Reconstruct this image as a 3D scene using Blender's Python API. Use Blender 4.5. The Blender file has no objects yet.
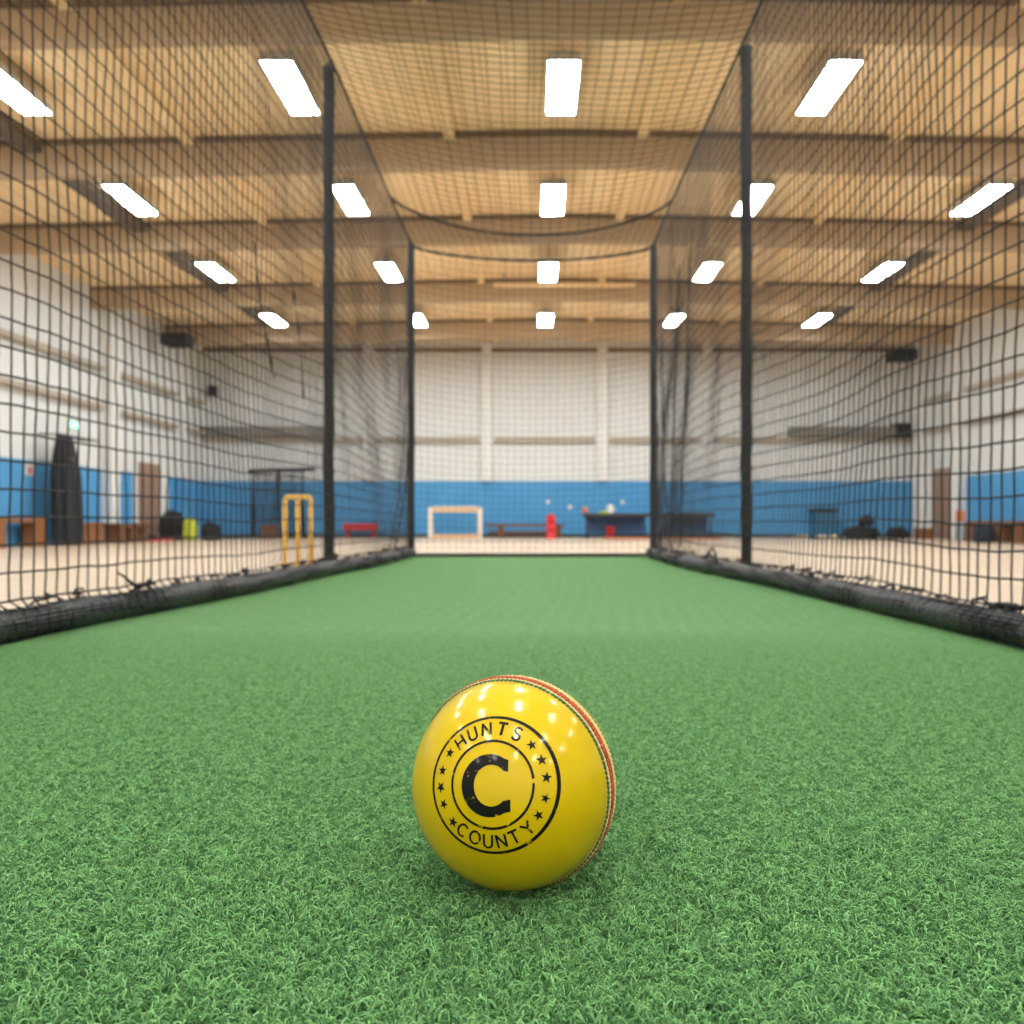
import bpy, math, random
import numpy as np
from mathutils import Vector, noise

random.seed(7)
rng = np.random.default_rng(7)
SC = bpy.context.scene
COL = SC.collection
F, CX, CY, CH = 800.0, 534.0, 521.0, 0.45      # focal length in pixels, vanishing point, eye height
PI = math.pi


def px(x, D):
    return (x - CX) / F * D


def pz(y, D):
    return CH + (CY - y) / F * D


# ------------------------------------------------------------------ materials
def srgb(r, g, b):
    def f(c):
        c /= 255.0
        return c / 12.92 if c <= 0.04045 else ((c + 0.055) / 1.055) ** 2.4
    return (f(r), f(g), f(b), 1.0)


def mat(name, col, rough=0.6, metal=0.0, var=0.0, scale=8.0, bump=0.0, bscale=60.0, coat=0.0, sheen=0.0, spec=0.5):
    m = bpy.data.materials.new(name)
    m.use_nodes = True
    nt = m.node_tree
    b = nt.nodes['Principled BSDF']
    b.inputs['Roughness'].default_value = rough
    b.inputs['Metallic'].default_value = metal
    b.inputs['Coat Weight'].default_value = coat
    b.inputs['Sheen Weight'].default_value = sheen
    b.inputs['Specular IOR Level'].default_value = spec
    b.inputs['Base Color'].default_value = col
    tc = nt.nodes.new('ShaderNodeTexCoord')
    if var > 0:
        n = nt.nodes.new('ShaderNodeTexNoise')
        n.inputs['Scale'].default_value = scale
        n.inputs['Detail'].default_value = 5
        nt.links.new(tc.outputs['Object'], n.inputs['Vector'])
        mx = nt.nodes.new('ShaderNodeMix')
        mx.data_type = 'RGBA'
        mx.inputs['A'].default_value = tuple(c * (1 - var) for c in col[:3]) + (1,)
        mx.inputs['B'].default_value = tuple(min(1, c * (1 + var)) for c in col[:3]) + (1,)
        nt.links.new(n.outputs['Fac'], mx.inputs['Factor'])
        nt.links.new(mx.outputs['Result'], b.inputs['Base Color'])
    if bump > 0:
        n2 = nt.nodes.new('ShaderNodeTexNoise')
        n2.inputs['Scale'].default_value = bscale
        n2.inputs['Detail'].default_value = 4
        nt.links.new(tc.outputs['Object'], n2.inputs['Vector'])
        bp = nt.nodes.new('ShaderNodeBump')
        bp.inputs['Strength'].default_value = bump
        bp.inputs['Distance'].default_value = 0.02
        nt.links.new(n2.outputs['Fac'], bp.inputs['Height'])
        nt.links.new(bp.outputs['Normal'], b.inputs['Normal'])
    return m


def emit(name, col, strength):
    m = bpy.data.materials.new(name)
    m.use_nodes = True
    nt = m.node_tree
    nt.nodes.clear()
    e = nt.nodes.new('ShaderNodeEmission')
    e.inputs['Color'].default_value = col
    e.inputs['Strength'].default_value = strength
    o = nt.nodes.new('ShaderNodeOutputMaterial')
    nt.links.new(e.outputs[0], o.inputs[0])
    return m


def wall_mat(name, a, b):
    """White paint above a blue dado whose top edge is z = a + b*y."""
    m = mat(name, srgb(236, 230, 222), rough=0.75)
    nt = m.node_tree
    bs = nt.nodes['Principled BSDF']
    geo = nt.nodes.new('ShaderNodeNewGeometry')
    sep = nt.nodes.new('ShaderNodeSeparateXYZ')
    nt.links.new(geo.outputs['Position'], sep.inputs[0])
    ma = nt.nodes.new('ShaderNodeMath')
    ma.operation = 'MULTIPLY_ADD'
    ma.inputs[1].default_value = b
    ma.inputs[2].default_value = a
    nt.links.new(sep.outputs['Y'], ma.inputs[0])
    lt = nt.nodes.new('ShaderNodeMath')
    lt.operation = 'LESS_THAN'
    nt.links.new(sep.outputs['Z'], lt.inputs[0])
    nt.links.new(ma.outputs[0], lt.inputs[1])
    nz = nt.nodes.new('ShaderNodeTexNoise')
    nz.inputs['Scale'].default_value = 1.3
    nz.inputs['Detail'].default_value = 6
    nt.links.new(geo.outputs['Position'], nz.inputs['Vector'])

    def pair(c1, c2):
        q = nt.nodes.new('ShaderNodeMix')
        q.data_type = 'RGBA'
        q.inputs['A'].default_value = c1
        q.inputs['B'].default_value = c2
        nt.links.new(nz.outputs['Fac'], q.inputs['Factor'])
        return q
    w = pair(srgb(210, 212, 212), srgb(220, 222, 222))
    bl = pair(srgb(66, 142, 196), srgb(84, 158, 212))
    mx = nt.nodes.new('ShaderNodeMix')
    mx.data_type = 'RGBA'
    nt.links.new(lt.outputs[0], mx.inputs['Factor'])
    nt.links.new(w.outputs['Result'], mx.inputs['A'])
    nt.links.new(bl.outputs['Result'], mx.inputs['B'])
    nt.links.new(mx.outputs['Result'], bs.inputs['Base Color'])
    return m


def plank_mat(name, c1, c2, gap, sx, sy, rough, along_y=True, spec=0.5, mortar=0.004):
    m = mat(name, c1, rough=rough, spec=spec)
    nt = m.node_tree
    b = nt.nodes['Principled BSDF']
    geo = nt.nodes.new('ShaderNodeNewGeometry')
    mp = nt.nodes.new('ShaderNodeMapping')
    if along_y:
        mp.inputs['Rotation'].default_value = (0, 0, PI / 2)
    nt.links.new(geo.outputs['Position'], mp.inputs['Vector'])
    br = nt.nodes.new('ShaderNodeTexBrick')
    br.inputs['Scale'].default_value = 1.0
    br.inputs['Brick Width'].default_value = sy
    br.inputs['Row Height'].default_value = sx
    br.inputs['Mortar Size'].default_value = mortar
    br.inputs['Color1'].default_value = c1
    br.inputs['Color2'].default_value = c2
    br.inputs['Mortar'].default_value = gap
    nt.links.new(mp.outputs[0], br.inputs['Vector'])
    nz = nt.nodes.new('ShaderNodeTexNoise')
    nz.inputs['Scale'].default_value = 0.7
    nz.inputs['Detail'].default_value = 6
    nt.links.new(geo.outputs['Position'], nz.inputs['Vector'])
    mr = nt.nodes.new('ShaderNodeMapRange')
    mr.inputs['To Min'].default_value = 0.88
    mr.inputs['To Max'].default_value = 1.12
    nt.links.new(nz.outputs['Fac'], mr.inputs['Value'])
    mx = nt.nodes.new('ShaderNodeMix')
    mx.data_type = 'RGBA'
    mx.blend_type = 'MULTIPLY'
    mx.inputs['Factor'].default_value = 1
    nt.links.new(br.outputs['Color'], mx.inputs['A'])
    nt.links.new(mr.outputs['Result'], mx.inputs['B'])
    nt.links.new(mx.outputs['Result'], b.inputs['Base Color'])
    return m


M = {}
M['floor'] = plank_mat('hall_floor', srgb(210, 188, 162), srgb(202, 180, 154), srgb(176, 154, 130), 0.11, 1.6, 0.36, spec=0.4)
M['ceiling'] = plank_mat('ceiling_boards', srgb(238, 211, 168), srgb(233, 205, 161), srgb(204, 174, 132), 0.3, 60.0, 0.8, mortar=0.012)
M['wall_back'] = wall_mat('back_wall_paint', 1.575, 0.0)
M['wall_left'] = wall_mat('left_wall_paint', 1.575 + 0.0, 0.0)
M['wall_right'] = wall_mat('right_wall_paint', 1.575, 0.0)
M['white'] = mat('white_paint', srgb(222, 222, 220), 0.7, var=0.04, scale=2)
M['cream'] = mat('ledge_shade_brown', srgb(172, 162, 148), 0.7, var=0.05, scale=3)  # browned to carry the shade under the wall ledges, shared by the rail
M['beam'] = mat('beam_brown', srgb(182, 158, 128), 0.7, var=0.06, scale=3)
M['beamdark'] = mat('beam_dark_brown', srgb(118, 98, 76), 0.6, var=0.08, scale=3)
M['purlin'] = mat('purlin_wood', srgb(236, 208, 162), 0.75, var=0.06, scale=5)
M['shadow_band'] = mat('shadow_band_grey', srgb(95, 84, 72), 0.6)
M['duct'] = mat('duct_grey', srgb(128, 124, 117), 0.6, var=0.1, scale=3)
M['black'] = mat('black_fabric', srgb(38, 38, 41), 0.85, var=0.25, scale=30, bump=0.4, bscale=150)
M['post'] = mat('post_sleeve', srgb(30, 32, 35), 0.8, var=0.25, scale=25, bump=0.35, bscale=120)
M['roll'] = mat('roll_cover', srgb(50, 48, 51), 0.36, var=0.3, scale=12, bump=0.7, bscale=40)
M['net'] = mat('net_cord', srgb(31, 29, 29), 0.8)
M['rope'] = mat('edge_rope', srgb(29, 29, 31), 0.8, var=0.3, scale=40)
M['steel'] = mat('dark_steel', srgb(70, 70, 74), 0.4, metal=0.6)
M['light'] = emit('lamp_glow', (0.92, 0.985, 1.0, 1), 40.0)
M['housing'] = mat('lamp_housing', srgb(190, 186, 178), 0.5)
M['exit'] = emit('exit_glow', (0.22, 1.0, 0.55, 1), 2.6)
M['yellow'] = mat('yellow_plastic', srgb(250, 200, 84), 0.4)
M['wood'] = mat('orange_wood', srgb(142, 92, 52), 0.5, var=0.12, scale=6)
M['darkwood'] = mat('dark_wood', srgb(112, 74, 50), 0.55, var=0.15, scale=6)
M['palewood'] = mat('pale_wood', srgb(222, 184, 140), 0.55, var=0.08, scale=6)
M['goalwhite'] = mat('goal_white', srgb(226, 216, 204), 0.5, var=0.05)
M['door'] = mat('door_brown', srgb(150, 122, 106), 0.5, var=0.06, scale=3)
M['red'] = mat('red_vinyl', srgb(190, 40, 48), 0.5, var=0.08)
M['redbright'] = mat('red_plastic', srgb(222, 48, 58), 0.4)
M['bag'] = mat('bag_black', srgb(30, 30, 33), 0.8, var=0.3, scale=10, bump=0.5, bscale=18)
M['bagblue'] = mat('bag_navy', srgb(40, 46, 66), 0.8, var=0.3, scale=10, bump=0.5, bscale=18)
M['lime'] = mat('lime_fabric', srgb(188, 196, 60), 0.8, var=0.15, scale=8, bump=0.4, bscale=18)
M['curtain'] = mat('curtain_charcoal', srgb(36, 38, 44), 0.85, var=0.15, scale=10)
M['tabletop'] = mat('table_dark', srgb(56, 48, 44), 0.5, var=0.1)
M['tablepanel'] = mat('table_panel_navy', srgb(58, 94, 142), 0.6, var=0.1)
M['orange'] = mat('orange_mat', srgb(206, 122, 80), 0.7, var=0.1)
M['teal'] = mat('cabinet_teal', srgb(48, 112, 150), 0.6, var=0.08)
M['darkgreen'] = mat('dark_green', srgb(34, 62, 58), 0.6)
M['jug'] = mat('jug_white', srgb(240, 238, 232), 0.4)
M['paper'] = mat('paper', srgb(214, 205, 205), 0.8)
M['paperred'] = mat('paper_red', srgb(190, 110, 108), 0.8)
M['cloth'] = mat('cream_cloth', srgb(226, 206, 170), 0.85, var=0.08, bump=0.4, bscale=20)
M['skirting'] = mat('skirting_dark', srgb(66, 76, 80), 0.6)


# ------------------------------------------------------------------ mesh helpers
class MB:
    def __init__(s):
        s.v, s.f, s.n = [], [], 0

    def add(s, V, faces):
        V = [tuple(map(float, p)) for p in V]
        o = s.n
        s.v += V
        s.f += [tuple(i + o for i in q) for q in faces]
        s.n += len(V)
        return s

    def box(s, x0, x1, y0, y1, z0, z1, bev=0.0):
        if bev <= 0:
            V = [(x, y, z) for x in (x0, x1) for y in (y0, y1) for z in (z0, z1)]
            return s.add(V, [(0, 1, 3, 2), (4, 6, 7, 5), (0, 4, 5, 1), (2, 3, 7, 6), (0, 2, 6, 4), (1, 5, 7, 3)])
        b = bev       # chamfered box: corner verts split in three
        import itertools
        idx, V = {}, []
        for sx, sy, sz in itertools.product((0, 1), repeat=3):
            X, Y, Z = (x0, x1)[sx], (y0, y1)[sy], (z0, z1)[sz]
            ix, iy, iz = (b if not sx else -b), (b if not sy else -b), (b if not sz else -b)
            for a, p in enumerate([(X, Y + iy, Z + iz), (X + ix, Y, Z + iz), (X + ix, Y + iy, Z)]):
                idx[(sx, sy, sz, a)] = len(V)
                V.append(p)
        Fs = []
        cyc = [(0, 0), (1, 0), (1, 1), (0, 1)]
        for k in (0, 1):
            Fs.append([idx[(k, p, q, 0)] for p, q in cyc][::(1 if k else -1)])
            Fs.append([idx[(p, k, q, 1)] for p, q in cyc][::(-1 if k else 1)])
            Fs.append([idx[(p, q, k, 2)] for p, q in cyc][::(1 if k else -1)])
        for p in (0, 1):
            for q in (0, 1):
                Fs.append([idx[(0, p, q, 1)], idx[(1, p, q, 1)], idx[(1, p, q, 2)], idx[(0, p, q, 2)]])
                Fs.append([idx[(p, 0, q, 0)], idx[(p, 1, q, 0)], idx[(p, 1, q, 2)], idx[(p, 0, q, 2)]])
                Fs.append([idx[(p, q, 0, 0)], idx[(p, q, 1, 0)], idx[(p, q, 1, 1)], idx[(p, q, 0, 1)]])
        for k in itertools.product((0, 1), repeat=3):
            Fs.append([idx[k + (a,)] for a in range(3)])
        return s.add(V, Fs)

    def tube(s, pts, r, n=8, cap=True):
        pts = [Vector(p) for p in pts]
        rs = r if hasattr(r, '__len__') else [r] * len(pts)
        V, Fs = [], []
        up = None
        for i, p in enumerate(pts):
            t = (pts[min(i + 1, len(pts) - 1)] - pts[max(i - 1, 0)])
            if t.length < 1e-9:
                t = Vector((0, 0, 1))
            t.normalize()
            if up is None:
                up = t.orthogonal().normalized()
            up = (up - t * up.dot(t))
            if up.length < 1e-6:
                up = t.orthogonal()
            up.normalize()
            w = t.cross(up)
            for k in range(n):
                a = 2 * PI * k / n
                V.append(p + (up * math.cos(a) + w * math.sin(a)) * rs[i])
        for i in range(len(pts) - 1):
            for k in range(n):
                k2 = (k + 1) % n
                Fs.append((i * n + k, i * n + k2, (i + 1) * n + k2, (i + 1) * n + k))
        if cap:
            Fs.append(tuple(range(n))[::-1])
            Fs.append(tuple((len(pts) - 1) * n + k for k in range(n)))
        return s.add(V, Fs)

    def lathe(s, prof, n=24, c=(0, 0, 0)):
        V, Fs = [], []
        for r, z in prof:
            for k in range(n):
                a = 2 * PI * k / n
                V.append((c[0] + r * math.cos(a), c[1] + r * math.sin(a), c[2] + z))
        for i in range(len(prof) - 1):
            for k in range(n):
                k2 = (k + 1) % n
                Fs.append((i * n + k, i * n + k2, (i + 1) * n + k2, (i + 1) * n + k))
        Fs.append(tuple(range(n))[::-1])
        Fs.append(tuple((len(prof) - 1) * n + k for k in range(n)))
        return s.add(V, Fs)

    def blob(s, c, rx, ry, rz, seed=0, amp=0.18, flat=True, nu=28, nv=16, freq=2.2, sq=0.8):
        """A soft lumpy body lying on its flattened base (z = c.z)."""
        V, Fs = [], []
        off = Vector((seed * 3.1, seed * 1.7, seed * 0.9))

        def pw(t):
            return math.copysign(abs(t) ** sq, t)
        for j in range(nv + 1):
            th = PI * j / nv
            for i in range(nu):
                a = 2 * PI * i / nu
                d = Vector((pw(math.sin(th)) * pw(math.cos(a)), pw(math.sin(th)) * pw(math.sin(a)), pw(math.cos(th))))
                k = 1 + amp * noise.noise(d * freq + off) + 0.4 * amp * noise.noise(d * freq * 3 + off)
                z = d.z * k
                if flat:
                    z = max(z, -0.75) + 0.75
                    z /= 1.75
                    z *= 2
                V.append((c[0] + d.x * k * rx, c[1] + d.y * k * ry, c[2] + (z * rz if flat else z * rz)))
        for j in range(nv):
            for i in range(nu):
                i2 = (i + 1) % nu
                Fs.append((j * nu + i, (j + 1) * nu + i, (j + 1) * nu + i2, j * nu + i2))
        return s.add(V, Fs)

    def build(s, name, m, parent=None, smooth=False, loc=None):
        me = bpy.data.meshes.new(name)
        me.from_pydata(s.v, [], s.f)
        me.materials.append(m)
        if smooth:
            me.polygons.foreach_set('use_smooth', [True] * len(me.polygons))
        me.update()
        o = bpy.data.objects.new(name, me)
        COL.objects.link(o)
        if parent is not None:
            o.parent = parent
        if loc is not None:
            o.location = loc
        return o


def tag(o, label=None, cat=None, group=None, kind=None):
    if label:
        o['label'] = label
    if cat:
        o['category'] = cat
    if group:
        o['group'] = group
    if kind:
        o['kind'] = kind
    return o


def thing(name, label, cat, loc, group=None, rz=0.0):
    o = bpy.data.objects.new(name, None)
    o.empty_display_size = 0.1
    COL.objects.link(o)
    o.location = loc
    o.rotation_euler = (0, 0, rz)
    return tag(o, label, cat, group)


def struct(name, mb, m, smooth=False, parent=None):
    o = mb.build(name, m, parent, smooth)
    if parent is None:
        o['kind'] = 'structure'
    return o


def copy_tree(o, parent=None):
    c = o.copy()
    COL.objects.link(c)
    if parent is not None:
        c.parent = parent
    for ch in list(o.children):
        copy_tree(ch, c)
    return c


# ------------------------------------------------------------------ camera
cam_d = bpy.data.cameras.new('camera')
cam = bpy.data.objects.new('camera', cam_d)
COL.objects.link(cam)
cam.location = (0, 0, CH)
cam.rotation_euler = (PI / 2, 0, 0)
cam_d.sensor_width = 36
cam_d.lens = F / 1024 * 36
cam_d.shift_x = (512 - CX) / 1024
cam_d.shift_y = (CY - 512) / 1024
cam_d.clip_start = 0.02
cam_d.clip_end = 100
cam_d.dof.use_dof = True
cam_d.dof.focus_distance = 0.93
cam_d.dof.aperture_fstop = 4.8
SC.camera = cam

# ------------------------------------------------------------------ the hall
XL, XR, YB, YF = -9.3, 10.8, 22.5, -6.0
ZF = -0.012
RIDGE_X, RIDGE_Z, EAVE_Z = 0.5, 5.55, 5.36


def ceil_z(x):
    if x < RIDGE_X:
        return RIDGE_Z - (RIDGE_X - x) / (RIDGE_X - XL) * (RIDGE_Z - EAVE_Z)
    return RIDGE_Z - (x - RIDGE_X) / (XR - RIDGE_X) * (RIDGE_Z - EAVE_Z)


struct('floor', MB().box(XL - 0.2, XR + 0.2, YF - 0.2, YB + 0.2, ZF - 0.2, ZF), M['floor'])
b = MB()
b.add([(XL, YF, EAVE_Z), (RIDGE_X, YF, RIDGE_Z), (XR, YF, EAVE_Z), (XL, YB, EAVE_Z), (RIDGE_X, YB, RIDGE_Z), (XR, YB, EAVE_Z),
       (XL, YF, 5.8), (RIDGE_X, YF, 5.9), (XR, YF, 5.8), (XL, YB, 5.8), (RIDGE_X, YB, 5.9), (XR, YB, 5.8)],
      [(0, 3, 4, 1), (1, 4, 5, 2), (6, 7, 10, 9), (7, 8, 11, 10), (0, 1, 7, 6), (1, 2, 8, 7), (3, 9, 10, 4), (4, 10, 11, 5), (0, 6, 9, 3), (2, 5, 11, 8)])
struct('ceiling', b, M['ceiling'])
struct('wall_back', MB().box(XL - 0.2, XR + 0.2, YB, YB + 0.2, ZF, 5.9), M['wall_back'])
struct('wall_front', MB().box(XL - 0.2, XR + 0.2, YF - 0.2, YF, ZF, 5.9), M['white'])
struct('wall_left', MB().box(XL - 0.2, XL, YF, YB, ZF, 5.9), M['wall_left'])
struct('wall_right', MB().box(XR, XR + 0.2, YF, YB, ZF, 5.9), M['wall_right'])
struct('baseboard_back', MB().box(XL, XR, YB - 0.02, YB, ZF, ZF + 0.09), M['skirting'])

tn = [0]


def trim(mb, m, smooth=False):
    tn[0] += 1
    return struct('trim_%d' % tn[0], mb, m, smooth)


# roof beams: brown web with a dark strip painted for the shade under the boards, following the roof pitch
def beam(y, w=0.14, zb=0.45):
    def run(mb, y0, y1, top, bot):
        xs = [XL, RIDGE_X, XR]
        V = []
        for x in xs:
            c = ceil_z(x)
            V += [(x, y0, c - bot), (x, y1, c - bot), (x, y0, c - top), (x, y1, c - top)]
        Fs = []
        for i in (0, 1):
            a, bb = i * 4, i * 4 + 4
            Fs += [(a, a + 1, bb + 1, bb), (a + 2, bb + 2, bb + 3, a + 3), (a, bb, bb + 2, a + 2), (a + 1, a + 3, bb + 3, bb + 1)]
        Fs += [(0, 2, 3, 1), (8, 9, 11, 10)]
        mb.add(V, Fs)
    m1 = MB(); run(m1, y, y + w, 0.0, zb)
    o = trim(m1, M['beam'])
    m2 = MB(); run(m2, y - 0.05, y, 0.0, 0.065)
    f_ = struct('shade_strip', m2, M['beamdark'], parent=o)
    return o


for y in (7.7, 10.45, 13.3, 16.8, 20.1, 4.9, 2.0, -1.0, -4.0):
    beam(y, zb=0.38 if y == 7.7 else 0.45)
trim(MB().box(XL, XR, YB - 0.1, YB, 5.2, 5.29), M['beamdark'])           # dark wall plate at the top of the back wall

# pale longitudinal timbers on the boards, in line with the back wall columns
COLX = (-4.62, -1.32, 1.92, 4.85)
for x in (-4.5, -1.10, 1.42, 4.7):
    c = ceil_z(x)
    trim(MB().box(x - 0.07, x + 0.07, YF, YB, c - 0.085, c + 0.02), M['purlin'])
for x in (-6.55, 7.15):
    c = ceil_z(x)
    trim(MB().box(x - 0.13, x + 0.13, YF, 19.6, c - 0.16, c - 0.05), M['shadow_band'])   # dark strips standing in for the shadow bands beside the outer lamps

# back wall columns, rail
for x in COLX:
    trim(MB().box(x - 0.13, x + 0.13, YB - 0.16, YB, 1.575, 5.45), M['white'])
edges = [XL] + [v for x in COLX for v in (x - 0.22, x + 0.22)] + [XR]
for i in range(0, len(edges), 2):
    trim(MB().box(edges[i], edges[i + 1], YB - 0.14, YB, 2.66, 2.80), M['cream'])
# side wall columns and ledges
LCOL = (9.8, 13.35, 17.35, 20.9)
for y in LCOL:
    trim(MB().box(XL, XL + (0.24 if y < 20 else 0.14), y - 0.17, y + 0.17, ZF, 5.4), M['white'] if y < 20 else M['wall_left'])
RCOL = (9.6, 13.2, 16.65, 20.15, 22.15)
for y in RCOL:
    trim(MB().box(XR - 0.24, XR, y - 0.17, y + 0.17, ZF, 5.4), M['white'])
for cols, sx, xw in ((LCOL, 1, XL), (RCOL, -1, XR)):
    ys = [YF] + list(cols) + [YB]
    for a, bb in zip(ys[:-1], ys[1:]):
        if bb - a < 1:
            continue
        for z in (2.83, 3.66):
            x0, x1 = sorted((xw, xw + sx * 0.17))
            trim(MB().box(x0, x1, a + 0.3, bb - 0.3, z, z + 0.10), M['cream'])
# doors
d = MB().box(XL, XL + 0.05, 18.65, 19.75, ZF, 1.84)
d1 = struct('door_1', d, M['door'])
fr = MB()
fr.box(XL, XL + 0.07, 18.55, 18.65, ZF, 1.94).box(XL, XL + 0.07, 19.75, 20.2, ZF, 1.94).box(XL, XL + 0.07, 18.65, 19.75, 1.84, 1.94)
fr.build('door_frame', M['white'], d1)
pn = MB()
for y0 in (18.78, 19.26):
    pn.box(XL + 0.05, XL + 0.062, y0, y0 + 0.38, 0.2, 0.85).box(XL + 0.05, XL + 0.062, y0, y0 + 0.38, 1.0, 1.7)
pn.build('door_panel', M['door'], d1)
MB().tube([(XL + 0.06, 18.74, 0.92), (XL + 0.1, 18.74, 0.92), (XL + 0.1, 18.86, 0.92)], 0.012).build('handle', M['steel'], d1, True)
d2 = struct('door_2', MB().box(XR - 0.05, XR, 20.65, 21.6, ZF, 1.84), M['door'])
fr = MB()
fr.box(XR - 0.07, XR, 20.55, 20.65, ZF, 1.94).box(XR - 0.07, XR, 21.6, 22.0, ZF, 1.94).box(XR - 0.07, XR, 20.65, 21.6, 1.84, 1.94)
fr.build('door_frame', M['white'], d2)
MB().tube([(XR - 0.06, 21.5, 0.92), (XR - 0.1, 21.5, 0.92), (XR - 0.1, 21.38, 0.92)], 0.012).build('handle', M['steel'], d2, True)


# ------------------------------------------------------------------ ceiling lamps
def lamp_proto():
    t = thing('ceiling_light', 'x', 'ceiling light', (0, 0, 5.2))
    w, l = 0.16, 0.53
    MB().box(-w - 0.006, w + 0.006, -l - 0.006, l + 0.006, -0.028, 0.085, 0.01).build('housing', M['housing'], t)
    MB().box(-w, w, -l, l, -0.036, -0.02, 0.006).build('diffuser', M['light'], t)
    for y in (-0.4, 0.4):
        MB().tube([(0, y, 0.07), (0, y, 0.17)], 0.01, 6).build('hanger', M['steel'], t)
    return t


lp = lamp_proto()
rows = [(18.85, (-6.13, -2.75, 0.27, 3.30, 6.68)), (15.2, (-6.04, -2.75, 0.27, 3.29, 6.62)),
        (11.8, (-5.95, -2.70, 0.28, 3.22, 6.58)), (8.75, (-5.76, -2.65, 0.31, 3.21, 6.50))]
rown = ('row closest to the far wall', 'second row from the far wall', 'third row from the far wall', 'row nearest the viewer')
coln = ('beside the left wall', 'left of the cage', 'over the middle of the cage', 'right of the cage', 'beside the right wall')
first = True
for ri, (y, xs) in enumerate(rows):
    for ci, x in enumerate(xs):
        o = lp if first else copy_tree(lp)
        first = False
        o.location = (x, y, 5.2)
        o['label'] = 'white ceiling light %s, %s' % (coln[ci], rown[ri])
        o['group'] = 'rectangular ceiling lights'
for y in (5.5, 2.2, -1.1, -4.4):
    for x in (-5.8, -2.65, 0.3, 3.2, 6.5):
        o = copy_tree(lp)
        o.location = (x, y, 5.2)
        o['label'] = 'ceiling light overhead, seen only mirrored in the yellow ball'
        o['group'] = 'ceiling lights above the top of the photo'
rows_all = rows

# ------------------------------------------------------------------ turf lane
LE = [(y, x + .03) for y, x in [(-0.8, -2.02), (1.0, -1.98), (2.86, -1.93), (3.5, -1.90), (4.3, -1.80), (5.0, -1.73), (6.6, -1.67), (7.5, -1.57), (8.6, -1.53), (10.0, -1.49)]]
RE = [(y, x - .025) for y, x in [(-0.8, 1.78), (1.0, 1.75), (2.8, 1.70), (4.1, 1.66), (5.5, 1.60), (6.1, 1.54), (7.06, 1.44), (8.0, 1.41), (8.8, 1.40), (10.0, 1.42)]]


def interp(tab, y):
    ys, xs = zip(*tab)
    # smooth (monotone-ish) interpolation: average of three linear looks
    return sum(np.interp(y + d, ys, xs) for d in (-0.35, 0.0, 0.35)) / 3


def turf_mat(name, dark, light, scale):
    m = mat(name, light, 0.75, spec=0.25)
    nt = m.node_tree
    bs = nt.nodes['Principled BSDF']
    geo = nt.nodes.new('ShaderNodeNewGeometry')
    n1 = nt.nodes.new('ShaderNodeTexNoise')
    n1.inputs['Scale'].default_value = scale
    n1.inputs['Detail'].default_value = 3
    n1.inputs['Roughness'].default_value = 0.7
    nt.links.new(geo.outputs['Position'], n1.inputs['Vector'])
    cr = nt.nodes.new('ShaderNodeValToRGB')
    cr.color_ramp.elements[0].position = 0.34
    cr.color_ramp.elements[0].color = dark
    cr.color_ramp.elements[1].position = 0.62
    cr.color_ramp.elements[1].color = light
    nt.links.new(n1.outputs['Fac'], cr.inputs['Fac'])
    nt.links.new(cr.outputs['Color'], bs.inputs['Base Color'])
    bp = nt.nodes.new('ShaderNodeBump')
    bp.inputs['Strength'].default_value = 0.6
    bp.inputs['Distance'].default_value = 0.01
    nt.links.new(n1.outputs['Fac'], bp.inputs['Height'])
    nt.links.new(bp.outputs['Normal'], bs.inputs['Normal'])
    bs.inputs['Sheen Weight'].default_value = 0.35
    bs.inputs['Sheen Roughness'].default_value = 0.5
    bs.inputs['Sheen Tint'].default_value = (0.6, 1.0, 0.5, 1)
    return m


M['turf'] = turf_mat('turf_ground', srgb(34, 80, 34), srgb(58, 112, 54), 85.0)
b = MB()
ys = np.linspace(-0.8, 10.02, 60)
nx = 12
V, Fs = [], []
for y in ys:
    a, c = interp(LE, y) - 0.09, interp(RE, y) + 0.09
    for i in range(nx + 1):
        V.append((a + (c - a) * i / nx, y, 0.0))
for j in range(len(ys) - 1):
    for i in range(nx):
        k = j * (nx + 1) + i
        Fs.append((k, k + 1, k + nx + 2, k + nx + 1))
b.add(V, Fs)
tf = b.build('turf_floor', M['turf'])
tf['kind'] = 'structure'
sm = tf.modifiers.new('thick', 'SOLIDIFY')
sm.thickness = 0.012
sm.offset = -1

# pile: curled yarn, one uncountable mass close to the camera
fm = mat('turf_yarn', srgb(92, 160, 88), 0.7, spec=0.25)
nt = fm.node_tree
bs = nt.nodes['Principled BSDF']
geo = nt.nodes.new('ShaderNodeNewGeometry')
cr = nt.nodes.new('ShaderNodeValToRGB')
cr.color_ramp.elements[0].color = srgb(36, 88, 38)
cr.color_ramp.elements[1].color = srgb(138, 192, 122)
nt.links.new(geo.outputs['Random Per Island'], cr.inputs['Fac'])
nt.links.new(cr.outputs['Color'], bs.inputs['Base Color'])
bs.inputs['Sheen Weight'].default_value = 0.5
bs.inputs['Sheen Tint'].default_value = (0.6, 1.0, 0.5, 1)
M['yarn'] = fm


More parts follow.
